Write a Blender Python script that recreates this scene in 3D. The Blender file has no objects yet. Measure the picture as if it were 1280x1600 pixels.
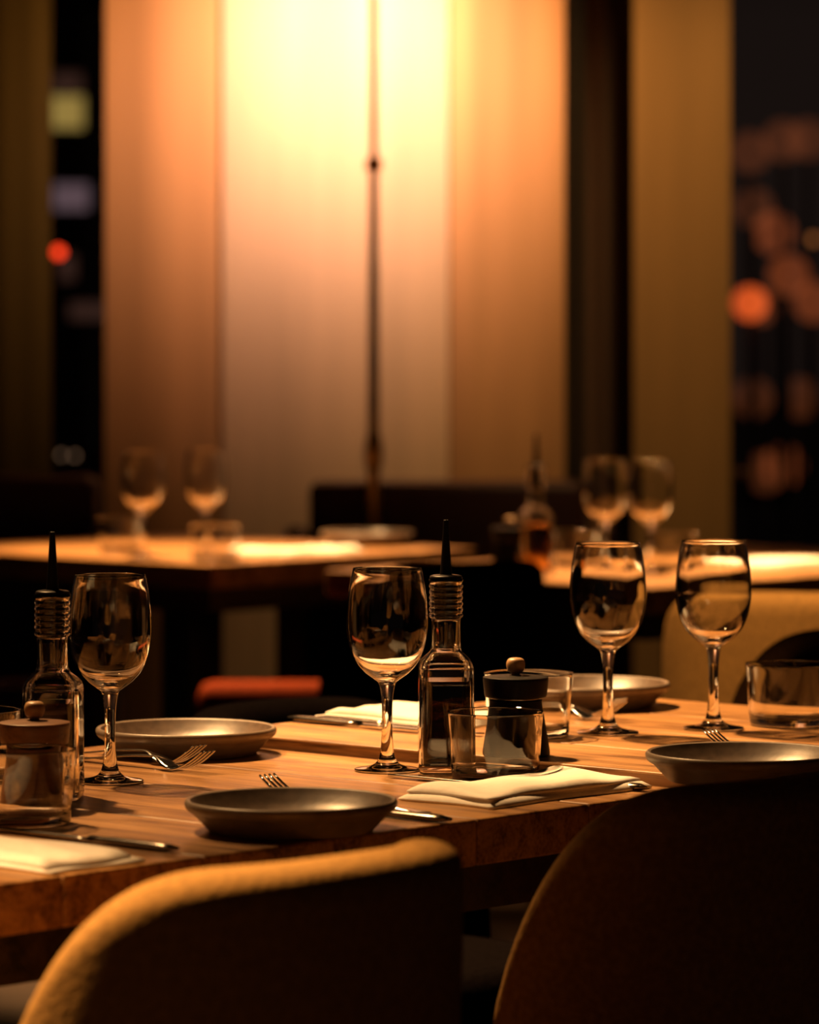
import bpy, math, random
from mathutils import Vector, Matrix

S = bpy.context.scene
COL = S.collection
rnd = random.Random(7)

# ------------------------------------------------------------------ camera
F = 6400.0            # focal length in pixels of the 1280x1600 frame
HY = 510.0            # horizon row
ZC = 1.19             # camera height
cam_d = bpy.data.cameras.new('camera')
cam_d.sensor_fit = 'VERTICAL'
cam_d.sensor_height = 36.0
cam_d.sensor_width = 28.8
cam_d.lens = 144.0
cam_d.shift_y = -(800.0 - HY) / 1600.0
cam_d.clip_end = 200
cam_d.dof.use_dof = True
cam_d.dof.focus_distance = 3.95
cam_d.dof.aperture_fstop = 5.6
cam = bpy.data.objects.new('camera', cam_d)
COL.objects.link(cam)
cam.location = (0, 0, ZC)
cam.rotation_euler = (math.pi / 2, 0, 0)
S.camera = cam

# ------------------------------------------------------------------ world, exposure
w = bpy.data.worlds.new('night_sky')
S.world = w
w.use_nodes = True
w.node_tree.nodes['Background'].inputs[0].default_value = (0.0085, 0.0052, 0.0042, 1)
w.node_tree.nodes['Background'].inputs[1].default_value = 1.0
S.view_settings.view_transform = 'Standard'
S.view_settings.look = 'None'
S.view_settings.exposure = 0.0
S.view_settings.gamma = 1.0
S.view_settings.use_curve_mapping = False
S.cycles.use_denoising = True
S.cycles.max_bounces = 14
S.cycles.transmission_bounces = 14
S.cycles.transparent_max_bounces = 12
S.cycles.sample_clamp_indirect = 80.0
S.cycles.blur_glossy = 0.6

WARM = (1.0, 0.54, 0.205)


def spot(name, loc, aim, power, angle, blend=0.6, radius=0.04, color=WARM):
    d = bpy.data.lights.new(name, 'SPOT')
    d.energy = power
    d.color = color
    d.spot_size = math.radians(angle)
    d.spot_blend = blend
    d.shadow_soft_size = radius
    d.cycles.is_caustics_light = True
    o = bpy.data.objects.new(name, d)
    COL.objects.link(o)
    o.location = loc
    o.rotation_euler = (Vector(aim) - Vector(loc)).to_track_quat('-Z', 'Y').to_euler()
    return o


# ceiling downlights of the room, plus added fill spots
spot('downlight_rear_table', (-0.55, 5.15, 2.70), (0.28, 4.53, 0.76), 900, 38, 0.75, 0.05)
spot('fill_front_table', (-0.95, 4.75, 2.70), (-0.30, 4.00, 0.76), 430, 29, 0.7, 0.05)  # added fill, brightens the front table without reaching the chairs
spot('downlight_front_left', (-1.35, 3.45, 2.70), (-0.85, 2.72, 0.76), 620, 51, 0.40, 0.05)
spot('downlight_far_left', (-0.75, 8.05, 2.70), (-0.40, 7.86, 0.75), 1050, 36, 0.6, 0.09)
spot('downlight_far_right', (0.55, 7.75, 2.70), (0.62, 7.30, 0.75), 1050, 36, 0.6, 0.09)
spot('fill_aisle_chair', (0.25, 5.25, 2.70), (0.68, 5.95, 0.60), 240, 25, 0.6, 0.05)  # added spot, only there to light the mustard chair's back
spot('fill_right_curtain', (0.66, 8.55, 2.72), (0.64, 9.53, 1.0), 80, 60, 0.8, 0.06)  # added soft wash that lifts the brown curtain panel
# the head of the floor lamp washes the curtain
spot('floor_lamp_beam', (-0.083, 8.90, 2.02), (-0.15, 9.50, 1.88), 74, 122, 1.0, 0.06, (1.0, 0.46, 0.15))
spot('floor_lamp_core', (-0.083, 8.90, 2.02), (-0.15, 9.50, 1.80), 56, 96, 1.0, 0.06, (1.0, 0.57, 0.56))

# ------------------------------------------------------------------ placement
ALPHA = math.radians(48)
U = Vector((math.cos(ALPHA), math.sin(ALPHA), 0))       # along the long table
W = Vector((math.sin(ALPHA), -math.cos(ALPHA), 0))      # across it, towards the near side
ORI = Vector((0.271, 3.891, 0))                         # where the two near tables meet, near edge
ZA, ZB = 0.75, 0.762                                    # heights of the two near table tops


def tb(u, wv, z=0.0):
    p = ORI + U * u + W * wv
    return Vector((p.x, p.y, z))


def at(px, py, z):
    """point at height z seen at a pixel of the photograph (used to measure layout)"""
    y = F * (ZC - z) / (py - HY)
    return Vector(((px - 640.0) * y / F, y, z))


def atY(px, py, y):
    return Vector(((px - 640.0) * y / F, y, ZC + (HY - py) * y / F))


# ------------------------------------------------------------------ materials
MAT = {}


def new_mat(name):
    m = bpy.data.materials.new(name)
    m.use_nodes = True
    nt = m.node_tree
    b = nt.nodes['Principled BSDF']
    MAT[name] = m
    return m, nt, b


def plain(name, col, rough=0.5, metal=0.0, noise=0.0, scale=30.0, bump=0.0, spec=None, sheen=0.0, stretch=None):
    m, nt, b = new_mat(name)
    b.inputs['Roughness'].default_value = rough
    b.inputs['Metallic'].default_value = metal
    if spec is not None:
        b.inputs['Specular IOR Level'].default_value = spec
    if sheen:
        b.inputs['Sheen Weight'].default_value = sheen
        b.inputs['Sheen Roughness'].default_value = 0.5
        b.inputs['Sheen Tint'].default_value = (*col, 1)
    tc = nt.nodes.new('ShaderNodeTexCoord')
    mp = nt.nodes.new('ShaderNodeMapping')
    if stretch:
        mp.inputs['Scale'].default_value = stretch
    nt.links.new(tc.outputs['Object'], mp.inputs[0])
    n = nt.nodes.new('ShaderNodeTexNoise')
    n.inputs['Scale'].default_value = scale
    n.inputs['Detail'].default_value = 6
    nt.links.new(mp.outputs[0], n.inputs['Vector'])
    r = nt.nodes.new('ShaderNodeValToRGB')
    lo = tuple(max(0, c * (1 - noise)) for c in col)
    hi = tuple(min(1, c * (1 + noise)) for c in col)
    r.color_ramp.elements[0].position = 0.3
    r.color_ramp.elements[1].position = 0.7
    r.color_ramp.elements[0].color = (*lo, 1)
    r.color_ramp.elements[1].color = (*hi, 1)
    nt.links.new(n.outputs['Fac'], r.inputs[0])
    nt.links.new(r.outputs[0], b.inputs['Base Color'])
    if bump:
        bp = nt.nodes.new('ShaderNodeBump')
        bp.inputs['Strength'].default_value = bump
        bp.inputs['Distance'].default_value = 0.002
        nt.links.new(n.outputs['Fac'], bp.inputs['Height'])
        nt.links.new(bp.outputs[0], b.inputs['Normal'])
    return m


def glass(name, col=(1, 1, 1), ior=1.5, rough=0.0):
    m, nt, b = new_mat(name)
    b.inputs['Base Color'].default_value = (*col, 1)
    b.inputs['Roughness'].default_value = rough
    b.inputs['IOR'].default_value = ior
    b.inputs['Transmission Weight'].default_value = 1.0
    return m


def wood(name, dark, light, rough=0.38):
    m, nt, b = new_mat(name)
    tc = nt.nodes.new('ShaderNodeTexCoord')
    oi = nt.nodes.new('ShaderNodeObjectInfo')
    mul = nt.nodes.new('ShaderNodeVectorMath'); mul.operation = 'SCALE'
    mul.inputs[0].default_value = (7.3, 3.1, 5.7)
    nt.links.new(oi.outputs['Random'], mul.inputs['Scale'])
    add = nt.nodes.new('ShaderNodeVectorMath'); add.operation = 'ADD'
    nt.links.new(tc.outputs['Object'], add.inputs[0])
    nt.links.new(mul.outputs[0], add.inputs[1])
    mp = nt.nodes.new('ShaderNodeMapping')
    mp.inputs['Scale'].default_value = (1.3, 16, 16)
    nt.links.new(add.outputs[0], mp.inputs[0])
    n1 = nt.nodes.new('ShaderNodeTexNoise')
    n1.inputs['Scale'].default_value = 2.6
    n1.inputs['Detail'].default_value = 8
    n1.inputs['Roughness'].default_value = 0.62
    n1.inputs['Distortion'].default_value = 0.7
    nt.links.new(mp.outputs[0], n1.inputs['Vector'])
    mp2 = nt.nodes.new('ShaderNodeMapping')
    mp2.inputs['Scale'].default_value = (5, 95, 95)
    nt.links.new(add.outputs[0], mp2.inputs[0])
    n2 = nt.nodes.new('ShaderNodeTexNoise')
    n2.inputs['Scale'].default_value = 3.0
    n2.inputs['Detail'].default_value = 4
    nt.links.new(mp2.outputs[0], n2.inputs['Vector'])
    mixf = nt.nodes.new('ShaderNodeMath'); mixf.operation = 'MULTIPLY_ADD'
    mixf.inputs[1].default_value = 0.35
    nt.links.new(n2.outputs['Fac'], mixf.inputs[0])
    sc = nt.nodes.new('ShaderNodeMath'); sc.operation = 'MULTIPLY'
    sc.inputs[1].default_value = 0.65
    nt.links.new(n1.outputs['Fac'], sc.inputs[0])
    nt.links.new(sc.outputs[0], mixf.inputs[2])
    r = nt.nodes.new('ShaderNodeValToRGB')
    e = r.color_ramp.elements
    e[0].position = 0.37; e[0].color = (*[c * 0.35 for c in dark], 1)
    e[1].position = 0.61; e[1].color = (*light, 1)
    k = e.new(0.44); k.color = (*dark, 1)
    k = e.new(0.52); k.color = (*[(a + c) / 2 for a, c in zip(dark, light)], 1)
    nt.links.new(mixf.outputs[0], r.inputs[0])
    nt.links.new(r.outputs[0], b.inputs['Base Color'])
    rr = nt.nodes.new('ShaderNodeMapRange')
    rr.inputs['To Min'].default_value = rough - 0.1
    rr.inputs['To Max'].default_value = rough + 0.14
    nt.links.new(n1.outputs['Fac'], rr.inputs['Value'])
    nt.links.new(rr.outputs[0], b.inputs['Roughness'])
    bp = nt.nodes.new('ShaderNodeBump')
    bp.inputs['Strength'].default_value = 0.25
    bp.inputs['Distance'].default_value = 0.001
    nt.links.new(mixf.outputs[0], bp.inputs['Height'])
    nt.links.new(bp.outputs[0], b.inputs['Normal'])
    return m


def emit(name, col, strength, see_through=False):
    m = bpy.data.materials.new(name)
    m.use_nodes = True
    nt = m.node_tree
    nt.nodes.clear()
    o = nt.nodes.new('ShaderNodeOutputMaterial')
    e = nt.nodes.new('ShaderNodeEmission')
    e.inputs[0].default_value = (*col, 1)
    e.inputs[1].default_value = strength
    if see_through:                       # hazy lantern globe: glows and lets what lies behind show through
        t = nt.nodes.new('ShaderNodeBsdfTransparent')
        a = nt.nodes.new('ShaderNodeAddShader')
        nt.links.new(e.outputs[0], a.inputs[0])
        nt.links.new(t.outputs[0], a.inputs[1])
        nt.links.new(a.outputs[0], o.inputs[0])
    else:
        nt.links.new(e.outputs[0], o.inputs[0])
    MAT[name] = m
    return m


def sheer(name, col, trans=0.35):
    """woven sheer cloth: diffuse with some light passing through"""
    m, nt, b = new_mat(name)
    tc = nt.nodes.new('ShaderNodeTexCoord')
    mp = nt.nodes.new('ShaderNodeMapping')
    mp.inputs['Scale'].default_value = (9, 9, 0.7)
    nt.links.new(tc.outputs['Object'], mp.inputs[0])
    n = nt.nodes.new('ShaderNodeTexNoise')
    n.inputs['Scale'].default_value = 1.0
    n.inputs['Detail'].default_value = 3
    nt.links.new(mp.outputs[0], n.inputs['Vector'])
    r = nt.nodes.new('ShaderNodeValToRGB')
    r.color_ramp.elements[0].position = 0.3
    r.color_ramp.elements[1].position = 0.7
    r.color_ramp.elements[0].color = (*[c * 0.86 for c in col], 1)
    r.color_ramp.elements[1].color = (*[min(1, c * 1.08) for c in col], 1)
    nt.links.new(n.outputs['Fac'], r.inputs[0])
    nt.links.new(r.outputs[0], b.inputs['Base Color'])
    b.inputs['Roughness'].default_value = 0.9
    b.inputs['Specular IOR Level'].default_value = 0.1
    tl = nt.nodes.new('ShaderNodeBsdfTranslucent')
    nt.links.new(r.outputs[0], tl.inputs[0])
    mx = nt.nodes.new('ShaderNodeMixShader')
    mx.inputs[0].default_value = trans
    nt.links.new(b.outputs[0], mx.inputs[1])
    nt.links.new(tl.outputs[0], mx.inputs[2])
    nt.links.new(mx.outputs[0], nt.nodes['Material Output'].inputs[0])
    return m


glass('clear_glass', (0.985, 0.985, 0.98))
glass('window_glass', (0.93, 0.93, 0.93), 1.45)
glass('dark_oil', (0.003, 0.0006, 0.0001), 1.47)
glass('amber_oil', (0.75, 0.36, 0.06), 1.47)
glass('golden_oil', (0.05, 0.014, 0.0015), 1.47)
wood('oak', (0.19, 0.085, 0.026), (0.43, 0.225, 0.080), 0.36)
wood('dark_wood', (0.02, 0.012, 0.008), (0.045, 0.026, 0.016), 0.35)
wood('walnut', (0.11, 0.045, 0.018), (0.20, 0.09, 0.035), 0.4)
wood('floor_wood', (0.025, 0.014, 0.008), (0.055, 0.03, 0.017), 0.45)
plain('black_gloss', (0.005, 0.004, 0.004), 0.5, noise=0.2, spec=0.08)
plain('black_plastic', (0.006, 0.004, 0.004), 0.4, noise=0.2, spec=0.15)
plain('black_metal', (0.012, 0.011, 0.010), 0.45, noise=0.2)
plain('steel', (0.62, 0.60, 0.58), 0.17, 1.0, noise=0.06, scale=60)
plain('dark_steel', (0.25, 0.22, 0.20), 0.22, 1.0, noise=0.1, scale=60)
plain('stoneware', (0.080, 0.052, 0.036), 0.40, noise=0.25, scale=90, bump=0.08)
plain('pale_stoneware', (0.18, 0.138, 0.105), 0.40, noise=0.15, scale=90, bump=0.08)
plain('linen', (0.80, 0.76, 0.70), 0.85, noise=0.05, scale=140, bump=0.15)
plain('mustard_wool', (0.50, 0.27, 0.070), 0.92, noise=0.22, scale=160, bump=0.5, sheen=0.25)
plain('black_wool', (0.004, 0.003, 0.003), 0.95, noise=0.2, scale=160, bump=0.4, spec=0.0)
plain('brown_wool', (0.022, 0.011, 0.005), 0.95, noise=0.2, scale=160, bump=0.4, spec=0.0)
plain('maroon_leather', (0.035, 0.010, 0.007), 0.55, noise=0.2, scale=50, bump=0.2, spec=0.3)
plain('red_leather', (0.15, 0.020, 0.003), 0.8, noise=0.15, scale=50, bump=0.2, spec=0.05)
plain('brass', (0.45, 0.28, 0.10), 0.35, 0.9, noise=0.1)
plain('plaster', (0.022, 0.016, 0.012), 0.9, noise=0.08, scale=12)
plain('asphalt', (0.02, 0.018, 0.018), 0.9, noise=0.3, scale=8)
plain('facade', (0.02, 0.014, 0.014), 0.9, noise=0.2, scale=3)
plain('frame_metal', (0.030, 0.024, 0.016), 0.4, 0.3, noise=0.1)
plain('knob_wood', (0.33, 0.19, 0.085), 0.45, noise=0.3, scale=80)
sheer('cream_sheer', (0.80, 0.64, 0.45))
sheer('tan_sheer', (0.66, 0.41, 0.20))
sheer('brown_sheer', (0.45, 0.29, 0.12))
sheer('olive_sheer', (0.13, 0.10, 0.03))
emit('lamp_bulb', (1.0, 0.62, 0.31), 12)


# ------------------------------------------------------------------ mesh helpers
def link(name, verts, faces, mat, parent=None, smooth=True):
    me = bpy.data.meshes.new(name)
    me.from_pydata([tuple(v) for v in verts], [], faces)
    me.update()
    if smooth:
        me.polygons.foreach_set('use_smooth', [True] * len(me.polygons))
    if mat:
        me.materials.append(MAT[mat])
    o = bpy.data.objects.new(name, me)
    if mat == 'clear_glass': o.cycles.is_caustics_caster = True
    if mat in ('oak', 'linen', 'stoneware', 'pale_stoneware'): o.cycles.is_caustics_receiver = True
    COL.objects.link(o)
    if parent:
        o.parent = parent
    return o


def root(name, label, cat, loc=(0, 0, 0), rz=0.0, group=None, kind=None):
    o = bpy.data.objects.new(name, None)
    o.empty_display_size = 0.05
    COL.objects.link(o)
    o.location = loc
    o.rotation_euler = (0, 0, rz)
    tag(o, label, cat, group, kind)
    return o


def tag(o, label=None, cat=None, group=None, kind=None):
    if label: o['label'] = label
    if cat: o['category'] = cat
    if group: o['group'] = group
    if kind: o['kind'] = kind
    return o


def copy_tree(o, parent=None):
    c = o.copy()
    COL.objects.link(c)
    c.parent = parent
    for ch in list(o.children):
        copy_tree(ch, c)
    return c


def place(proto, first, loc, rz, label, group=None):
    o = proto if first else copy_tree(proto)
    o.location = loc
    o.rotation_euler = (0, 0, rz)
    o['label'] = label
    if group: o['group'] = group
    return o


def spline(pts, sub=6):
    """Catmull-Rom through (r,z) points; a point given as (r,z,'c') stays a sharp corner"""
    out = []
    P = [tuple(p[:2]) for p in pts]
    C = [len(p) > 2 for p in pts]
    n = len(P)
    for i in range(n - 1):
        p1, p2 = P[i], P[i + 1]
        p0 = P[i - 1] if i > 0 and not C[i] else p1
        p3 = P[i + 2] if i + 2 < n and not C[i + 1] else p2
        for k in range(sub):
            t = k / sub
            out.append(tuple(0.5 * ((2 * b) + (-a + c) * t + (2 * a - 5 * b + 4 * c - d) * t * t + (-a + 3 * b - 3 * c + d) * t ** 3)
                             for a, b, c, d in zip(p0, p1, p2, p3)))
    out.append(P[-1])
    return [(max(0.0, r), z) for r, z in out]


def lathe(prof, n=48, z0=0.0, sq=None):
    """profile of (r,z); r==0 ends close to a point. sq(z)->exponent for square-ish sections"""
    V, Fc, rows = [], [], []
    for (r, z) in prof:
        if r < 1e-7:
            rows.append([len(V)])
            V.append((0, 0, z + z0))
        else:
            row = []
            for k in range(n):
                a = 2 * math.pi * k / n
                c, s = math.cos(a), math.sin(a)
                if sq:
                    e = sq(z)
                    q = (abs(c) ** e + abs(s) ** e) ** (-1.0 / e)
                else:
                    q = 1.0
                row.append(len(V))
                V.append((r * q * c, r * q * s, z + z0))
            rows.append(row)
    for a, b in zip(rows[:-1], rows[1:]):
        if len(a) == 1 and len(b) == 1:
            continue
        for k in range(n):
            k2 = (k + 1) % n
            if len(a) == 1:
                Fc.append((a[0], b[k2], b[k]))
            elif len(b) == 1:
                Fc.append((a[k], a[k2], b[0]))
            else:
                Fc.append((a[k], a[k2], b[k2], b[k]))
    return V, Fc


def box(x0, x1, y0, y1, z0, z1, bev=0.0):
    if bev <= 0:
        V = [(x, y, z) for x in (x0, x1) for y in (y0, y1) for z in (z0, z1)]
        Fc = [(0, 1, 3, 2), (4, 6, 7, 5), (0, 4, 5, 1), (2, 3, 7, 6), (0, 2, 6, 4), (1, 5, 7, 3)]
        return V, Fc
    b = bev
    V, Fc = [], []
    rings = []
    for (ins, z) in ((b, z0), (b * 0.3, z0 + b * 0.3), (0, z0 + b), (0, z1 - b), (b * 0.3, z1 - b * 0.3), (b, z1)):
        cb = b
        ring = []
        for (cx, cy, a0) in ((x1, y1, 0), (x0, y1, 90), (x0, y0, 180), (x1, y0, 270)):
            sx = -1 if cx == x1 else 1
            sy = -1 if cy == y1 else 1
            ox, oy = cx + sx * (ins + cb), cy + sy * (ins + cb)
            for k in range(3):
                a = math.radians(a0 + 45 * k)
                ring.append(len(V))
                V.append((ox + cb * math.cos(a), oy + cb * math.sin(a), z))
        rings.append(ring)
    m = len(rings[0])
    for a, c in zip(rings[:-1], rings[1:]):
        for k in range(m):
            Fc.append((a[k], a[(k + 1) % m], c[(k + 1) % m], c[k]))
    Fc.append(tuple(reversed(rings[0])))
    Fc.append(tuple(rings[-1]))
    return V, Fc


def merge(*parts):
    V, Fc = [], []
    for v, f in parts:
        o = len(V)
        V += list(v)
        Fc += [tuple(i + o for i in q) for q in f]
    return V, Fc


def tube(pts, radii, n=12, caps=True):
    V, Fc, rows = [], [], []
    pts = [Vector(p) for p in pts]
    for i, p in enumerate(pts):
        d = (pts[min(i + 1, len(pts) - 1)] - pts[max(i - 1, 0)]).normalized()
        up = Vector((0, 0, 1)) if abs(d.z) < 0.9 else Vector((1, 0, 0))
        a = d.cross(up).normalized()
        b = a.cross(d).normalized()
        r = radii[i] if isinstance(radii, (list, tuple)) else radii
        row = []
        for k in range(n):
            t = 2 * math.pi * k / n
            row.append(len(V))
            V.append(p + a * (r * math.cos(t)) + b * (r * math.sin(t)))
        rows.append(row)
    for a, b in zip(rows[:-1], rows[1:]):
        for k in range(n):
            Fc.append((a[k], a[(k + 1) % n], b[(k + 1) % n], b[k]))
    if caps:
        Fc.append(tuple(reversed(rows[0])))
        Fc.append(tuple(rows[-1]))
    return V, Fc


def loft(sections, caps=True):
    """sections: equal-length closed rings of points"""
    V, Fc = [], []
    m = len(sections[0])
    for s in sections:
        V += [tuple(p) for p in s]
    for i in range(len(sections) - 1):
        for k in range(m):
            k2 = (k + 1) % m
            Fc.append((i * m + k, i * m + k2, (i + 1) * m + k2, (i + 1) * m + k))
    if caps:
        Fc.append(tuple(reversed(range(m))))
        Fc.append(tuple(range((len(sections) - 1) * m, len(sections) * m)))
    return V, Fc


# ------------------------------------------------------------------ the room
YG = 10.05        # glazing plane
tag(link('floor', *box(-6, 6, -1.5, YG + 0.1, -0.06, 0.0), 'floor_wood', smooth=False), kind='structure')
tag(link('ceiling', *box(-6, 6, -1.5, YG + 0.1, 2.85, 2.95), 'plaster', smooth=False), kind='structure')
tag(link('wall_left', *box(-6.1, -6.0, -1.5, YG, 0, 2.85), 'plaster', smooth=False), kind='structure')
tag(link('wall_right', *box(6.0, 6.1, -1.5, YG, 0, 2.85), 'plaster', smooth=False), kind='structure')
tag(link('ground', *box(-40, 40, YG + 0.15, 70, -0.15, -0.05), 'asphalt', smooth=False), kind='structure')


def wx(px, y=YG):
    return (px - 640.0) * y / F


def window(n, x0, x1):
    f = 0.035
    parts = [box(x0, x0 + f, YG - 0.04, YG + 0.04, 0, 2.85), box(x1 - f, x1, YG - 0.04, YG + 0.04, 0, 2.85),
             box(x0 + f, x1 - f, YG - 0.04, YG + 0.04, 0, 0.10), box(x0 + f, x1 - f, YG - 0.04, YG + 0.04, 2.75, 2.85)]
    fr = tag(link('window_%d' % n, *merge(*parts), 'frame_metal', smooth=False), kind='structure')
    link('window_pane', *box(x0 + f, x1 - f, YG - 0.006, YG + 0.006, 0.10, 2.75), 'window_glass', fr, smooth=False)


edges = [-6.0, wx(-900), wx(30), wx(420), wx(895), wx(1420), wx(2400), 6.0]
for i in range(len(edges) - 1):
    window(i + 1, edges[i], edges[i + 1])
# the wider dark mullion between the curtained bay and the right-hand window
tag(link('trim_1', *merge(box(wx(883, 9.6), wx(897, 9.6), 9.56, 9.70, 0, 2.85), box(wx(901, 9.6), wx(913, 9.6), 9.60, 9.70, 0, 2.85),
                          box(wx(897, 9.6), wx(901, 9.6), 9.63, 9.68, 0, 2.85)), 'frame_metal', smooth=False), kind='structure')


def curtain(px0, px1, y, mat, label, folds=1.0, seed=0, amp=0.006):
    x0, x1 = wx(px0, y), wx(px1, y)
    xm = (x0 + x1) / 2
    t = root('curtain_panel', label, 'curtain', (xm, y, 0.03), 0, 'hanging sheer window panels')
    nx, nz = 40, 24
    V, Fc = [], []
    wd = x1 - x0
    for side in (0, 1):
        for j in range(nz + 1):
            z = 2.74 * j / nz
            for i in range(nx + 1):
                s = i / nx
                d = amp * (math.sin(s * 6.28 * folds + seed) + 0.5 * math.sin(s * 6.28 * folds * 2.3 + seed * 2.1 + z * 0.6))
                V.append((-wd / 2 + s * wd, d + side * 0.0012, z))
    m = (nx + 1) * (nz + 1)
    for j in range(nz):
        for i in range(nx):
            a = j * (nx + 1) + i
            Fc.append((a, a + 1, a + nx + 2, a + nx + 1))
            a += m
            Fc.append((a, a + nx + 1, a + nx + 2, a + 1))
    link('cloth', V, Fc, mat, t)
    link('hem_bar', *box(-wd / 2, wd / 2, -0.008, 0.010, -0.005, 0.022, 0.003), 'frame_metal', t)
    link('carrier_rail', *box(-wd / 2, wd / 2, -0.010, 0.012, 2.735, 2.765, 0.003), 'frame_metal', t)


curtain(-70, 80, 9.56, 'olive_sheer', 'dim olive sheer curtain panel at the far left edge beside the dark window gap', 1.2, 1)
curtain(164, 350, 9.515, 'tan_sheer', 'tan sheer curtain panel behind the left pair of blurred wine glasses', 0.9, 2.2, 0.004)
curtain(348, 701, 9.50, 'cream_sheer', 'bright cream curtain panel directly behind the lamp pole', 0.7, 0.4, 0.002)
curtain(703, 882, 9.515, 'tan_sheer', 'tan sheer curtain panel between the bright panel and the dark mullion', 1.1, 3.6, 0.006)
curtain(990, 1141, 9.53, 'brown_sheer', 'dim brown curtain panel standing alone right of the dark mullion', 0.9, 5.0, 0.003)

sheer('umber_reflection', (0.13, 0.085, 0.060))  # for an added panel imitating the brownish reflection in the window gap
curtain(914, 993, 9.80, 'umber_reflection', 'very dark brown narrow panel, added to imitate a window reflection, between the mullion and the dim brown curtain panel', 1.0, 2.0, 0.012)

# ------------------------------------------------------------------ the lights of the town outside
emit('orange_light', (1.0, 0.20, 0.05), 0.070, True)
emit('faint_light', (1.0, 0.24, 0.07), 0.028, True)
emit('bright_light', (1.0, 0.13, 0.02), 0.36, True)
emit('red_light', (1.0, 0.05, 0.01), 1.3, True)
emit('amber_light', (1.0, 0.30, 0.06), 0.30, True)
emit('pale_light', (1.0, 0.55, 0.30), 0.22, True)
town = [
    (1172, 238, 18.0, 48, 'faint_light', 'faint orange round light, topmost left in the right window'),
    (1224, 220, 19.0, 48, 'faint_light', 'faint orange round light, topmost middle in the right window'),
    (1262, 218, 20.0, 46, 'faint_light', 'faint orange round light, topmost right in the right window'),
    (1178, 325, 18.5, 46, 'faint_light', 'faint round light just under the topmost left one'),
    (1209, 364, 19.5, 48, 'orange_light', 'orange round light in the upper middle of the right window'),
    (1270, 374, 22.0, 10, 'amber_light', 'small amber light at the right edge of the picture'),
    (1233, 430, 18.2, 48, 'orange_light', 'orange round light just right of the brightest red one'),
    (1272, 472, 19.2, 46, 'orange_light', 'orange round light cut by the right edge of the picture'),
    (1172, 474, 17.6, 36, 'bright_light', 'brightest red-orange round light beside the brown curtain panel'),
    (1190, 480, 20.5, 34, 'orange_light', 'paler round light overlapping the brightest red-orange one'),
    (1176, 622, 18.8, 46, 'faint_light', 'faint round light low beside the brown curtain panel'),
    (1250, 622, 19.8, 46, 'faint_light', 'faint round light low at the right edge'),
    (1196, 738, 18.4, 46, 'faint_light', 'faint round light, lowest left in the right window'),
    (1224, 728, 21.4, 48, 'orange_light', 'orange round light, lowest in the right window'),
    (92, 394, 16.0, 14, 'red_light', 'small bright red light in the left window gap'),
    (95, 711, 17.0, 5, 'pale_light', 'small pale light low in the left window gap, left of a pair'),
    (117, 712, 17.5, 4, 'pale_light', 'small pale light low in the left window gap, right of a pair'),
    (121, 789, 14.0, 6, 'amber_light', 'small amber light lowest in the left window gap'),
]
for (px, py, y, d, mat, label) in town:
    p = atY(px, py, y)
    r = (d + (18 if d > 30 else 3)) * y / F / 2
    t = root('street_light', label, 'light', (p.x, p.y, -0.05), 0, 'blurred lights outside the windows')
    h = p.z + 0.05
    link('globe', *lathe(spline([(0, -r, 'c'), (r * 0.5, -r * 0.87), (r * 0.87, -r * 0.5), (r, 0), (r * 0.87, r * 0.5), (r * 0.5, r * 0.87), (0, r, 'c')], 3), 24, h), mat, t)
    link('post', *tube([(0, 0, 0), (0, 0, h - r)], [r * 0.2, r * 0.12], 8), 'black_metal', t)

emit('yellow_window', (1.0, 0.66, 0.16), 0.32)
emit('mauve_window', (0.42, 0.26, 0.30), 0.26)
emit('dim_window', (0.30, 0.13, 0.09), 0.12)
YB = 34.0
bx = atY(110, 500, YB).x
b = root('building', 'dark building with a few lit windows seen through the left window gap', 'building', (bx, YB, -0.05))
link('wall', *box(-3.2, 1.6, 0, 4, 0, 9.0), 'facade', b, smooth=False)
for (px, py, wpx, hpx, mat) in ((106, 176, 50, 50, 'yellow_window'), (112, 308, 55, 40, 'mauve_window'), (106, 418, 26, 40, 'dim_window'), (140, 486, 60, 26, 'dim_window'), (106, 130, 46, 30, 'dim_window')):
    p = atY(px, py, YB)
    k = YB / F / 2
    fr = link('window_frame', *box(p.x - bx - wpx * k - 0.03, p.x - bx + wpx * k + 0.03, -0.05, 0.02, p.z + 0.05 - hpx * k - 0.03, p.z + 0.05 + hpx * k + 0.03), 'frame_metal', b, smooth=False)
    link('pane', *box(p.x - bx - wpx * k, p.x - bx + wpx * k, -0.07, -0.04, p.z + 0.05 - hpx * k, p.z + 0.05 + hpx * k), mat, fr, smooth=False)

# ------------------------------------------------------------------ floor lamp in front of the curtain
p = atY(584, 700, 8.86)
t = root('floor_lamp', 'tall slender floor lamp pole with two joints before the bright curtain', 'lamp', (p.x, 8.86, 0))
link('base', *lathe(spline([(0, 0, 'c'), (0.13, 0, 'c'), (0.13, 0.012), (0.12, 0.02), (0.03, 0.028), (0.014, 0.05), (0.0, 0.05, 'c')], 4), 32), 'brass', t)
link('lower_pole', *tube([(0, 0, 0.04), (0, 0, 0.9), (0, 0, 1.54)], [0.0145, 0.0135, 0.0095], 14), 'brass', t)
link('upper_pole', *tube([(0, 0, 1.54), (0, 0, 1.95)], [0.0085, 0.0085], 14), 'brass', t)
link('ring', *lathe(spline([(0.008, -0.016, 'c'), (0.015, -0.013), (0.019, 0), (0.015, 0.013), (0.008, 0.016, 'c')], 4), 24, 1.54), 'brass', t)
link('joint', *lathe(spline([(0.013, -0.04, 'c'), (0.017, -0.03), (0.020, -0.01), (0.020, 0.01), (0.017, 0.03), (0.012, 0.045, 'c')], 4), 24, 0.915), 'brass', t)
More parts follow.
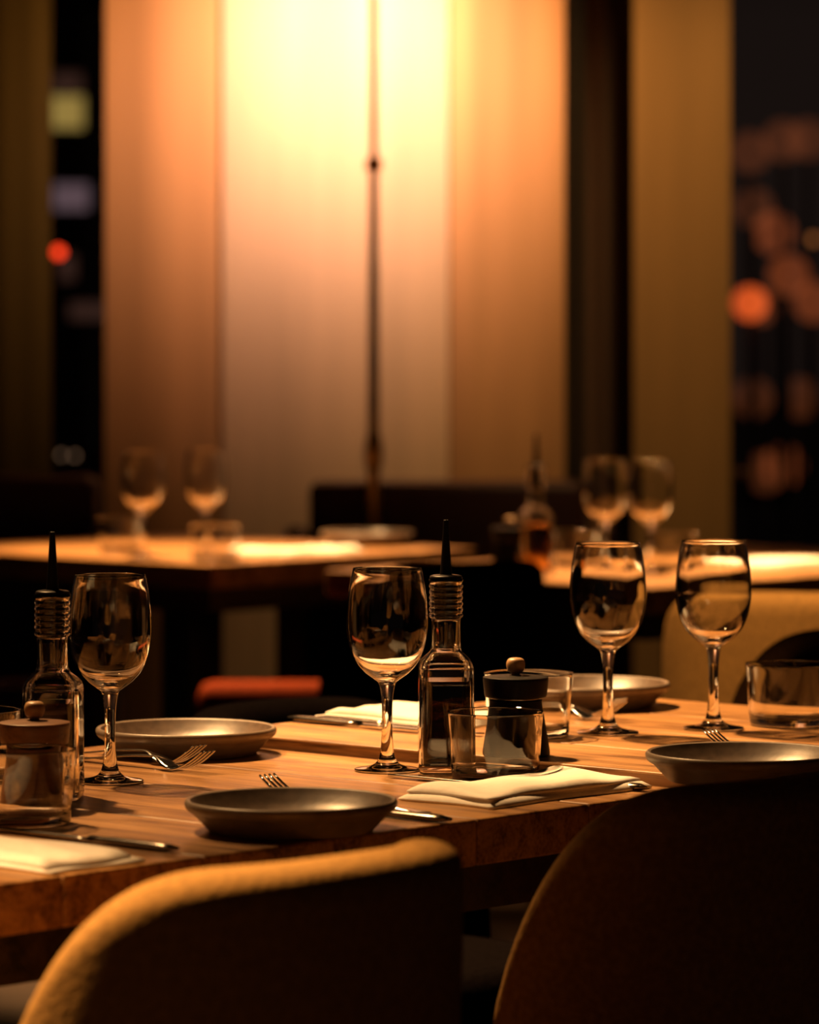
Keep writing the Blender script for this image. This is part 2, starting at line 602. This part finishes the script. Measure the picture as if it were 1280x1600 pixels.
hd = link('lamp_head', *lathe(spline([(0, 0.0, 'c'), (0.022, 0.0, 'c'), (0.03, 0.03), (0.045, 0.08), (0.07, 0.13, 'c'), (0.066, 0.13, 'c'), (0.042, 0.08), (0.026, 0.03), (0, 0.012, 'c')], 4), 32), 'brass', t)
hd.location = (0, -0.10, 2.04)
hd.rotation_euler = (math.radians(-100), 0, 0)
link('bulb', *lathe(spline([(0, 0.02, 'c'), (0.012, 0.024), (0.02, 0.05), (0.012, 0.076), (0, 0.08, 'c')], 4), 20), 'lamp_bulb', hd)

# ------------------------------------------------------------------ tables
def table(name, label, u0, u1, w0, w1, z, thick, planks, mat='oak', legs='pedestal', origin=None, leg_pts=None, group=None):
    """planks: list of seam positions along u; every plank runs along w"""
    o = origin or ORI
    c = o + U * ((u0 + u1) / 2) + W * ((w0 + w1) / 2)
    # local x = W direction (grain), local y = U direction
    rz = math.atan2(W.y, W.x)
    t = root(name, label, 'table', (c.x, c.y, 0), rz, group)
    lw = (w1 - w0) / 2
    for a, bq in zip(planks[:-1], planks[1:]):
        pl = link('plank', *box(-lw, lw, -(bq - a) / 2 + 0.0006, (bq - a) / 2 - 0.0006, -thick, 0, 0.0022), mat, t, smooth=False)
        pl.location = (0, (a + bq) / 2 - (u0 + u1) / 2, z)
    lu = (u1 - u0) / 2
    link('apron', *merge(box(-lw + 0.05, lw - 0.05, -lu + 0.05, -lu + 0.075, z - thick - 0.05, z - thick),
                         box(-lw + 0.05, lw - 0.05, lu - 0.075, lu - 0.05, z - thick - 0.05, z - thick),
                         box(-lw + 0.05, -lw + 0.075, -lu + 0.075, lu - 0.075, z - thick - 0.05, z - thick),
                         box(lw - 0.075, lw - 0.05, -lu + 0.075, lu - 0.075, z - thick - 0.05, z - thick)), 'dark_wood', t, smooth=False)
    top = z - thick
    if legs == 'pedestal':
        link('pedestal', *box(-0.045, 0.045, -0.045, 0.045, 0.03, top, 0.006), 'black_metal', t)
        link('base_plate', *box(-0.22, 0.22, -0.22, 0.22, 0.0, 0.03, 0.006), 'black_metal', t)
    else:
        for (lx, ly) in leg_pts or [(sx * (lw - 0.075), sy * (lu - 0.075)) for sx in (-1, 1) for sy in (-1, 1)]:
            link('leg', *loft([[(lx + a * s, ly + bb * s, zz) for a, bb in ((-1, -1), (1, -1), (1, 1), (-1, 1))] for s, zz in ((0.018, 0), (0.030, top))]), 'oak', t, smooth=False)
    return t


ta = table('dining_table', 'near oak plank table in the foreground carrying the dark plate and left wine glass', -1.28, 0.0, -0.715, 0.0, ZA, 0.042,
           [-1.28, -1.13, -0.98, -0.82, -0.66, -0.50, -0.314, -0.157, 0.0], legs='four', group='oak dining tables')
tbl = table('dining_table', 'slightly higher oak table joined behind it, under the right pair of sharp wine glasses', 0.005, 0.625, -0.66, 0.175, ZB, 0.045,
            [0.005, 0.16, 0.315, 0.47, 0.625], group='oak dining tables')
O1 = Vector((-0.367, 7.57, 0))
table('dining_table', 'blurred far table on the left with two wine glasses and lit napkins', 0, 0.75, -0.85, 0, 0.75, 0.045, [0, 0.19, 0.38, 0.57, 0.75], origin=O1, group='oak dining tables')
O2 = Vector((0.406, 6.90, 0))
table('dining_table', 'blurred far table on the right with oil bottle and two wine glasses', 0, 1.2, -0.75, 0, 0.75, 0.045, [0, 0.2, 0.4, 0.6, 0.8, 1.0, 1.2], origin=O2, group='oak dining tables')

# ------------------------------------------------------------------ chairs
def make_chair(label, mat, top=0.807, hw=0.200):
    """tub chair; local y = the way it faces, back at -y"""
    t = root('tub_chair', label, 'chair')
    N, K = 44, 16
    secs = []
    for i in range(N + 1):
        s = -1 + 2 * i / N
        a = s * math.radians(88)
        # plan: superellipse opening forward
        e = 2.6
        c, sn = math.cos(a), math.sin(a)
        q = (abs(c) ** e + abs(sn) ** e) ** (-1 / e)
        dx, dy = sn * q, -c * q
        ab = abs(s)
        # rounded upper corners
        f = min(1, max(0, (ab - 0.38) / 0.62))
        zt = top - 0.010 * ab * ab - (1 - (1 - f ** 2.8) ** (1 / 2.0)) * (top - 0.47)
        zb = 0.40
        th = 0.034 * (1 - 0.25 * max(0, (ab - 0.85) / 0.15))
        ring = []
        for k in range(K):
            g = 2 * math.pi * k / K
            # rounded slab cross-section: thickness across, height up
            cx = math.cos(g); cz = math.sin(g)
            lx = th * (abs(cx) ** 0.8) * (1 if cx >= 0 else -1)
            if cz >= 0:
                zz = zt - th + th * (cz ** 0.9)
            else:
                zz = zb + th - th * ((-cz) ** 0.9)
            h = (zz - zb) / (zt - zb)
            flare = 1.0 + 0.05 * (1 - min(1, (zz - zb) / (top - zb)))
            R1, R2 = hw - th, 0.235 - th
            px, py = dx * R1 * flare, dy * R2 * (1 - 0.12 * (1 - h))
            nx, ny = dx * R2, dy * R1
            l = math.hypot(nx, ny) or 1
            ring.append((px + nx / l * lx, py + ny / l * lx, zz))
        secs.append(ring)
    V, Fc = loft(secs)
    sh = link('back_shell', V, Fc, mat, t)
    md = sh.modifiers.new('smooth', 'SUBSURF'); md.levels = 1; md.render_levels = 1
    se = link('seat', *box(-hw + 0.045, hw - 0.045, -0.19, 0.215, 0.37, 0.47, 0.025), mat, t)
    for (sx, sy) in ((-1, 1), (1, 1), (-1, -1), (1, -1)):
        link('leg', *tube([(sx * (hw - 0.03), sy * 0.19, 0), (sx * (hw - 0.075), sy * 0.14, 0.40)], [0.010, 0.016], 10), 'walnut', t)
    return t


def put_chair(proto, first, u, wv, rz, label, group='upholstered tub chairs', xy=None):
    loc = tb(u, wv) if xy is None else Vector((*xy, 0))
    return place(proto, first, loc, rz, label, group)


ch = make_chair('', 'mustard_wool')
put_chair(ch, True, -0.885, 0.175, ALPHA, 'mustard tub chair in the foreground, its top edge lit, left of the dark one')
put_chair(ch, False, -0.240, 0.10, ALPHA, 'foreground tub chair in deep shadow at the right bottom edge')
ch4 = place(ch, False, (0.585, 6.12, 0), math.radians(-14), 'mustard tub chair with lit back before the blurred right table', 'upholstered tub chairs')
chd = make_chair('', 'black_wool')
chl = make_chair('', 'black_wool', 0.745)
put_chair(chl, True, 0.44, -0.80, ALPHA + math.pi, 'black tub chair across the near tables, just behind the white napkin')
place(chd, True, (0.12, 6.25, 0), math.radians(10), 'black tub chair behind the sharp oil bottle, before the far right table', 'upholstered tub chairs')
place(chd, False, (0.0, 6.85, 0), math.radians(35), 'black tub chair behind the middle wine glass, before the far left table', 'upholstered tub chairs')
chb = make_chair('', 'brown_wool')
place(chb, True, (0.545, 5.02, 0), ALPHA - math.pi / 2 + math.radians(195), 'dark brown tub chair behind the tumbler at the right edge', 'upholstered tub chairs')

# ------------------------------------------------------------------ sofa, bench and the dark settle at the left
def sofa(label, cx, y, wd, ztop, mat='maroon_leather', rz=0.0):
    t = root('sofa', label, 'sofa', (cx, y, 0), rz)
    h = wd / 2
    link('backrest', *box(-h, h, 0.10, 0.24, 0.30, ztop, 0.02), mat, t)
    link('seat', *box(-h + 0.01, h - 0.01, -0.30, 0.10, 0.28, 0.44, 0.025), mat, t)
    for s in (-1, 1):
        link('arm', *box(s * h + (0.0 if s > 0 else -0.06), s * h + (0.06 if s > 0 else 0.0), -0.28, 0.22, 0.08, ztop - 0.10, 0.02), mat, t)
        for yy in (-0.25, 0.18):
            link('leg', *tube([(s * (h - 0.05), yy, 0), (s * (h - 0.05), yy, 0.28)], [0.014, 0.02], 8), 'black_metal', t)
    return t


p = atY(700, 757, 8.75)
sofa('dark leather sofa with low back in front of the bright curtain', p.x, 8.78, 0.60, ZC - (757 - HY) * 8.75 / F)
p = atY(40, 742, 9.0)
sofa('dark sofa at the left edge below the left window gap', p.x - 0.15, 8.85, 0.62, ZC - (744 - HY) * 9.0 / F)
p = at(428, 1066, 0.55)
t = root('stool', 'low stool with a glowing red-orange cushion before the far left table', 'stool', (p.x, p.y, 0), 0)
link('cushion', *box(-0.135, 0.135, -0.06, 0.06, 0.48, 0.55, 0.02), 'red_leather', t)
for (sx, sy) in ((-1, -1), (1, -1), (-1, 1), (1, 1)):
    link('leg', *tube([(sx * 0.115, sy * 0.045, 0), (sx * 0.11, sy * 0.04, 0.485)], [0.010, 0.014], 8), 'black_metal', t)

# ------------------------------------------------------------------ glassware
def make_wine_glass():
    t = root('wine_glass', '', 'wine glass')
    mm = 0.001
    S_ = lambda L: [((r * mm, z * mm) + tuple(x)) for r, z, *x in L]
    foot = spline(S_([(0, 1.4, 'c'), (18, 0.9), (30.5, 0.5), (32.2, 1.0), (32.2, 1.9), (29, 2.7), (20, 4.2), (13, 6.6), (9.0, 11), (6.9, 18, 'c')]), 5)
    stem = spline(S_([(6.9, 18), (5.9, 28), (5.2, 42), (5.2, 58), (5.9, 73), (7.6, 84), (9.2, 88.0)]), 5)
    bowl = spline(S_([(9.2, 88.0), (14.0, 91.5), (21.5, 97), (30.5, 107), (36.6, 121), (39.8, 137), (40.4, 150), (39.4, 167), (37.0, 185), (34.2, 199),
                      (33.8, 200.0), (33.2, 199.6), (33.3, 198), (36.0, 184.6), (38.3, 167), (39.2, 150), (38.6, 137), (35.3, 121.5), (29.0, 108.5), (19.5, 99.6), (9.5, 95.6), (0, 94.6, 'c')]), 5)
    link('bowl', *lathe(bowl, 64), 'clear_glass', t)
    link('stem', *lathe(stem, 40), 'clear_glass', t)
    link('foot', *lathe(foot, 56), 'clear_glass', t)
    return t


wg = make_wine_glass()
G = 'stemmed wine glasses'
E = 0.0003
place(wg, True, at(172, 1222, ZA + E), 0.1, 'empty wine glass nearest the left edge, beside the left oil bottle', G)
place(wg, False, at(605, 1204, ZA + E), 0.5, 'empty wine glass in the middle, in front of the sharp oil bottle', G)
place(wg, False, at(950, 1146, ZB + E), 0.9, 'sharp wine glass left of the right pair, over the fork and rear plate', G)
place(wg, False, at(1115, 1139, ZB + E), 1.4, 'sharp wine glass right of the right pair, behind the fork tines', G)
place(wg, False, at(223, 872, 0.75 + E), 0.3, 'blurred wine glass on the far left table, left of the two', G)
place(wg, False, at(322, 866, 0.75 + E), 0.7, 'blurred wine glass on the far left table, right of the two', G)
place(wg, False, at(946, 893, 0.75 + E), 1.1, 'blurred wine glass on the far right table, left of the two', G)
place(wg, False, at(1016, 896, 0.75 + E), 1.3, 'blurred wine glass on the far right table, right of the two', G)


def make_tumbler():
    t = root('tumbler', '', 'glass')
    mm = 0.001
    prof = [(0, 1.2, 'c'), (30, 1.0), (39.5, 0.6), (41.6, 1.6), (42.4, 5), (43.6, 22), (45.2, 45), (46.6, 64.5), (46.2, 65.8), (45.2, 65.8), (44.5, 64.6),
            (43.2, 45), (41.6, 22), (40.4, 12), (37.5, 9.0), (28, 8.2), (0, 8.6, 'c')]
    link('glass_wall', *lathe(spline([((r * mm, z * mm) + tuple(x)) for r, z, *x in prof], 5), 72), 'clear_glass', t)
    return t


tu = make_tumbler()
G = 'low drinking tumblers'
place(tu, True, at(774, 1218, ZA + E), 0, 'tumbler in the middle, in front of the sharp oil bottle and pepper mill', G)
place(tu, False, at(826, 1150, ZB + E), 0, 'tumbler behind the lidded pepper mill, beside the right wine glass stem', G)
place(tu, False, at(1233, 1133, ZB + E), 0, 'tumbler with a bright glint at the right edge of the near table', G)
place(tu, False, at(36, 1287, ZA + E), 0, 'tumbler in front of the brown lidded mill at the left edge', G)
place(tu, False, at(-42, 1214, ZA + E), 0, 'tumbler whose rim just enters at the left edge behind the oil bottle', G)
place(tu, False, at(190, 862, 0.75 + E), 0, 'blurred tumbler left of the far left wine glasses', G)
place(tu, False, at(336, 876, 0.75 + E), 0, 'blurred tumbler in front of the far left wine glasses', G)
place(tu, False, at(902, 884, 0.75 + E), 0, 'blurred tumbler left of the far right wine glasses', G)
place(tu, False, at(1050, 890, 0.75 + E), 0, 'blurred tumbler right of the far right wine glasses', G)


def make_bottle(oil):
    t = root('oil_bottle', '', 'bottle')
    mm = 0.001

    def sq(z):      # exponent of the section: squarish body, round neck
        if z < 0.104: return 9.0
        if z > 0.123: return 2.0
        f = (z - 0.104) / 0.019
        return 9.0 + (2.0 - 9.0) * (f ** 0.5)
    outer = spline([(0, 3, 'c'), (20, 1.5), (25.5, 0.4), (27.4, 2.5), (27.6, 10), (27.2, 60), (26.8, 98), (26.4, 104), (24.4, 109.5), (19.6, 114.5), (16.0, 118), (14.7, 123),
                    (14.3, 133), (14.2, 148), (14.6, 151)], 5)
    ribs = []
    z = 151.0
    while z < 186:
        ribs += [(16.6, z + 1.2), (17.1, z + 2.8), (16.5, z + 4.4), (15.4, z + 5.6)]
        z += 5.8
    inner = spline([(12.7, 188.0), (12.6, 150), (12.4, 123), (14.0, 117.5), (18.0, 113), (22.2, 108.5), (23.8, 103), (24.2, 97), (24.3, 60), (24.6, 12), (22, 7), (0, 8, 'c')], 5)
    prof = outer + ribs + [(16.2, 187.0), (14.5, 188.4)] + inner
    prof = [(r * mm, z * mm) for r, z in prof]
    link('glass_body', *lathe(prof, 72, 0, sq), 'clear_glass', t)
    oilp = spline([(0, 8.3, 'c'), (21.6, 7.6), (24.2, 12), (24.0, 60), (23.75, 90, 'c'), (22, 90.2), (0, 90.2, 'c')], 4)
    link('oil', *lathe([(r * mm, z * mm) for r, z in oilp], 64, 0, sq), oil, t)
    st = spline([(0, 150, 'c'), (9, 150, 'c'), (11.6, 153), (12.2, 170), (12.3, 188.6, 'c'), (15.6, 189.2), (16.2, 191), (14.8, 193.2), (8, 194.2), (0, 194.2, 'c')], 4)
    link('stopper', *lathe([(r * mm, z * mm) for r, z in st], 40), 'black_plastic', t)
    sp = link('pour_spout', *lathe([(r * mm, z * mm) for r, z in spline([(6.2, 193.5), (5.2, 205), (4.2, 220), (3.2, 236), (2.6, 247), (1.6, 247.2), (1.4, 240), (0, 239, 'c')], 4)], 20), 'black_plastic', t)
    return t


ob = make_bottle('dark_oil')
G = 'square oil bottles with pour spouts'
place(ob, True, at(697, 1204, ZA + E), 0.03, 'sharp square oil bottle with dark contents, right of the middle wine glass', G)
ob2 = make_bottle('golden_oil')
place(ob2, True, at(82, 1247, ZA + E), -0.05, 'oil bottle at the left edge, partly behind the left wine glass', G)
ob3 = make_bottle('amber_oil')
place(ob3, True, at(838, 896, 0.75 + E), 0.2, 'blurred amber oil bottle on the far right table', G)


def make_mill(body, knob):
    t = root('pepper_mill', '', 'pepper mill')
    mm = 0.001
    L = lambda P, s=4, n=44: lathe([(r * mm, z * mm) for r, z in spline(P, s)], n)
    link('body', *L([(0, 0, 'c'), (32.8, 0, 'c'), (34.2, 2.0), (33.0, 12), (29.2, 34), (26.6, 50), (26.2, 55.5, 'c'), (0, 55.5, 'c')]), body, t)
    link('collar', *L([(0, 55.5, 'c'), (24, 55.5, 'c'), (24, 58.5, 'c'), (0, 58.5, 'c')], 2), 'dark_steel', t)
    link('lid', *L([(0, 58.5, 'c'), (29.5, 58.5, 'c'), (31.0, 60), (32.6, 74), (32.4, 77.2), (31, 78.4), (14, 80.0), (0, 80.4, 'c')]), body, t)
    link('knob', *L([(4.4, 79.5, 'c'), (4.8, 82), (7.8, 84.2), (9.4, 89), (8.8, 94), (6, 96.8), (0, 97.4, 'c')]), knob, t)
    return t


G = 'lidded pepper mills'
pm = make_mill('black_gloss', 'knob_wood')
place(pm, True, at(806, 1180, ZB + E), 0.3, 'black lidded pepper mill with wooden knob behind the middle tumbler', G)
pm2 = make_mill('walnut', 'knob_wood')
place(pm2, True, at(54, 1262, ZA + E), 0.2, 'brown wooden pepper mill behind the tumbler at the left edge', G)
place(pm, False, at(797, 893, 0.75 + E), 0.2, 'blurred pepper mill beside the far right oil bottle', G)


# ------------------------------------------------------------------ plates
def make_plate():
    mm = 0.001
    t = root('dinner_plate', '', 'plate')
    body = [(0, 2.2, 'c'), (60, 2.0), (66, 0.2), (71, 0.2), (73.5, 2.4), (80, 9.2), (86.2, 15.6), (90.4, 18.2), (92.8, 21.6), (93.0, 25.2), (91.0, 27.5), (88.2, 26.6)]
    well = [(88.2, 26.6), (83, 20.5), (75, 13), (66, 8.6), (50, 6.8), (0, 6.2, 'c')]
    link('body', *lathe([(r * mm, z * mm) for r, z in spline(body, 5)], 96), 'pale_stoneware', t)
    link('glazed_well', *lathe([(r * mm, z * mm) for r, z in spline(well, 5)], 96), 'stoneware', t)
    return t


G = 'stoneware plates'
pl = make_plate()
P1 = at(455, 1297, ZA + E); P2 = at(291, 1177, ZA + E); P3 = at(1163, 1219, ZB + E); P4 = at(918, 1103, ZB + E)
place(pl, True, P1, 0, 'dark stoneware plate in the front centre, above the lit chair', G)
place(pl, False, P3, 0.5, 'stoneware plate at the right behind the shadowed chair, half in shade', G)
place(pl, False, P2, 1, 'stoneware plate behind the left wine glass with two forks before it', G)
place(pl, False, P4, 2, 'stoneware plate with bright rim behind the right wine glass stem', G)
place(pl, False, at(574, 852, 0.75 + E), 0, 'blurred pale plate on the far left table', G)


# ------------------------------------------------------------------ cutlery: local x runs from handle end (0) to tip
def make_fork(Lh=0.20):
    t = root('fork', '', 'fork')
    n = 26

    def zc(x):
        s = x / Lh
        if s < 0.62:
            return 0.002 + 0.010 * math.sin(s / 0.62 * math.pi / 2) ** 2
        if s < 0.80:
            f = (s - 0.62) / 0.18
            return 0.012 - 0.010 * (f * f * (3 - 2 * f))
        f = (s - 0.80) / 0.20
        return 0.002 + 0.020 * f ** 1.5

    def half(x):
        s = x / Lh
        if s < 0.5: return 0.0078 - 0.0046 * (s / 0.5)
        if s < 0.62: return 0.0032
        f = min(1, (s - 0.62) / 0.12)
        return 0.0032 + 0.0088 * f * f * (3 - 2 * f)

    secs = []
    for i in range(n + 1):
        x = Lh * 0.78 * i / n
        h, z = half(x), zc(x)
        secs.append([(x, -h, z), (x, -h * 0.5, z - 0.0007), (x, h * 0.5, z - 0.0007), (x, h, z), (x, h * 0.5, z + 0.0012), (x, -h * 0.5, z + 0.0012)])
    link('handle', *loft(secs), 'steel', t)
    for k in range(4):
        yc = -0.0102 + 0.0068 * k
        secs = []
        for i in range(9):
            s = i / 8
            x = Lh * (0.775 + 0.225 * s)
            z = zc(x)
            h = 0.0019 * (1 - 0.45 * s)
            yy = yc * (1 - 0.08 * s)
            secs.append([(x, yy - h, z - 0.0005), (x, yy + h, z - 0.0005), (x, yy + h, z + 0.0011), (x, yy - h, z + 0.0011)])
        link('tine', *loft(secs), 'steel', t)
    return t


def make_knife(Lk=0.23, name='knife', hmat='dark_steel'):
    t = root(name, '', 'knife')
    secs = []
    hl = Lk * 0.45
    for i in range(9):
        s = i / 8
        x = hl * s
        r = 0.0042 + 0.0022 * math.sin(math.pi * min(1, s + 0.12)) ** 0.7 if s < 0.88 else 0.0045
        if i == 0: r *= 0.55
        secs.append([(x, r * 1.25 * math.cos(a), 0.0040 + 0.0036 * r / 0.0064 * math.sin(a)) for a in [2 * math.pi * k / 10 for k in range(10)]])
    link('handle', *loft(secs), hmat, t)
    secs = []
    for i in range(13):
        s = i / 12
        x = hl + (Lk - hl) * s
        h0 = -0.0085 * min(1, 0.4 + s * 4) * (1 - max(0, (s - 0.8) / 0.2) ** 2 * 0.85)
        h1 = 0.0075
        th = 0.0011
        secs.append([(x, h0, 0.0034), (x, h1, 0.0034 - th), (x, h1, 0.0034 + th)])
    link('blade', *loft(secs), 'steel', t)
    return t


aW = math.atan2(W.y, W.x)            # direction of W
fk = make_fork()
kn = make_knife()
GF, GK = 'table forks', 'table knives'


def put_cut(proto, first, start, ang, label, group, z):
    return place(proto, first, (start.x, start.y, z), ang, label, group)


def rel(Pc, u, wv):
    return Vector((Pc.x, Pc.y, 0)) + U * u + W * wv


# far-side settings: tines point along +W ; near-side: along -W
put_cut(fk, True, rel(P2, -0.124, 0.155 - 0.20), aW, 'fork lying before the left plate, nearer of the two', GF, ZA + E)
put_cut(fk, False, rel(P2, -0.098, 0.11 - 0.20), aW + 0.04, 'fork lying before the left plate, farther of the two', GF, ZA + E)
put_cut(fk, False, rel(P4, -0.124, 0.15 - 0.20), aW, 'fork below the bright-rimmed rear plate, nearer of the two', GF, ZB + E)
put_cut(fk, False, rel(P4, -0.098, 0.125 - 0.20), aW + 0.03, 'fork below the bright-rimmed rear plate, farther of the two', GF, ZB + E)
put_cut(fk, False, rel(P1, 0.158, -0.182 + 0.20), aW + math.pi, 'fork with tines rising behind the dark front plate', GF, ZA + E)
put_cut(fk, False, rel(P3, 0.178, -0.18 + 0.20), aW + math.pi, 'fork with bright tines rising behind the right plate', GF, ZB + E)

put_cut(kn, True, rel(P1, 0.128, 0.072), aW + math.pi, 'knife whose handle shows between the front plate and the napkin', GK, ZA)
e2 = at(276, 1333, ZA)
put_cut(kn, False, e2, aW + math.pi, 'knife with dark handle lying behind the napkin at the left edge', GK, ZA)
e3 = at(452, 1127, ZB)
put_cut(kn, False, e3, aW, 'dark knife on the rear table in front of the napkin, nearer of the two', GK, ZB)
put_cut(kn, False, e3 + U * 0.024 + W * 0.02, aW, 'dark knife on the rear table beside the napkin, farther of the two', GK, ZB)
k1 = at(641, 1213, ZA) - U * 0.020
put_cut(kn, False, k1 + W * 0.225, aW + math.pi, 'knife running under the pinkish napkin in front of the middle tumbler', GK, ZA)
bk = make_knife(0.125, 'butter_knife', 'dark_steel')
put_cut(bk, True, at(1008, 1237, ZA), aW + math.pi, 'short butter knife at the right end of the pinkish napkin', GK, ZA)


# ------------------------------------------------------------------ napkins
def napkin(label, corner, lu, lw, z, ang=0.0, seed=0, thick=0.007, clear=0.0):
    """folded cloth: corner plus length along U (lu) and W (lw)"""
    r = random.Random(seed)
    c = Vector((corner.x, corner.y, 0)) + U * lu / 2 + W * lw / 2
    o = None
    nx, ny = 30, 16
    V, Fc = [], []
    ph = [r.uniform(0, 6.28) for _ in range(6)]
    layers = 2
    for L in range(layers):
        base = len(V)
        zb = 0.0006 + L * (thick * 0.5 + clear)
        shrink = 0.0 if L == 0 else 0.006
        top, bot = [], []
        for j in range(ny + 1):
            for i in range(nx + 1):
                a, b_ = -1 + 2 * i / nx, -1 + 2 * j / ny
                x = a * (lu / 2 - shrink) + 0.003 * math.sin(b_ * 3 + ph[0] + L)
                y = b_ * (lw / 2 - shrink) + 0.003 * math.sin(a * 4 + ph[1] + L)
                edge = max(abs(a), abs(b_))
                fall = 1 - max(0, (edge - 0.9) / 0.1) ** 2
                wav = 0.5 + 0.5 * math.sin(a * 3.2 + ph[2]) * math.cos(b_ * 1.6 + ph[3]) + 0.25 * math.sin(a * 8 + b_ * 3 + ph[4])
                h = thick * 0.5 * (0.55 + 0.45 * fall) + (0.004 * wav * fall if L else 0.0)
                lift = clear * fall if L == 0 else 0
                top.append((x, y, zb + lift + h))
                bot.append((x, y, zb + lift * 0.98))
        V += top + bot
        m = (nx + 1) * (ny + 1)
        for j in range(ny):
            for i in range(nx):
                q = base + j * (nx + 1) + i
                Fc.append((q, q + 1, q + nx + 2, q + nx + 1))
                q += m
                Fc.append((q, q + nx + 1, q + nx + 2, q + 1))
        rim = [i for i in range(nx + 1)] + [j * (nx + 1) + nx for j in range(1, ny + 1)] + [ny * (nx + 1) + i for i in range(nx - 1, -1, -1)] + [j * (nx + 1) for j in range(ny - 1, 0, -1)]
        for q, q2 in zip(rim, rim[1:] + rim[:1]):
            Fc.append((base + q2, base + q, base + q + m, base + q2 + m))
    o = link('napkin', V, Fc, 'linen')
    o.location = (c.x, c.y, z)
    # local x along U, local y along W : W = U rotated by -90 deg, so mirror y
    for v in o.data.vertices:
        v.co.y = -v.co.y
    o.data.flip_normals()
    o.rotation_euler = (0, 0, ALPHA + ang)
    tag(o, label, 'napkin', 'folded white napkins')
    return o


napkin('pinkish-white folded napkin at the table edge in front of the middle tumbler', at(622, 1250, ZA), 0.235, 0.115, ZA, 0.0, 1, clear=0.0035)
n2 = at(227, 1347, ZA)
napkin('bright cream napkin at the left edge near the table edge', n2 - W * 0.235 - U * 0.11, 0.11, 0.235, ZA, 0.0, 2)
n3 = at(497, 1121, ZB)
napkin('white napkin on the rear table behind the middle wine glass stem', n3 + U * 0.0, 0.12, 0.17, ZB, 0.0, 3)
napkin('blurred brightly lit napkin beside the far left wine glasses', at(362, 864, 0.75), 0.09, 0.14, 0.75, 0.2, 4)
napkin('blurred lit napkin before the far left plate', at(458, 862, 0.75), 0.085, 0.11, 0.75, 0.1, 5)
napkin('blurred bright napkin on the far right table by the right glasses', at(1075, 884, 0.75), 0.24, 0.16, 0.75, 0.0, 6)
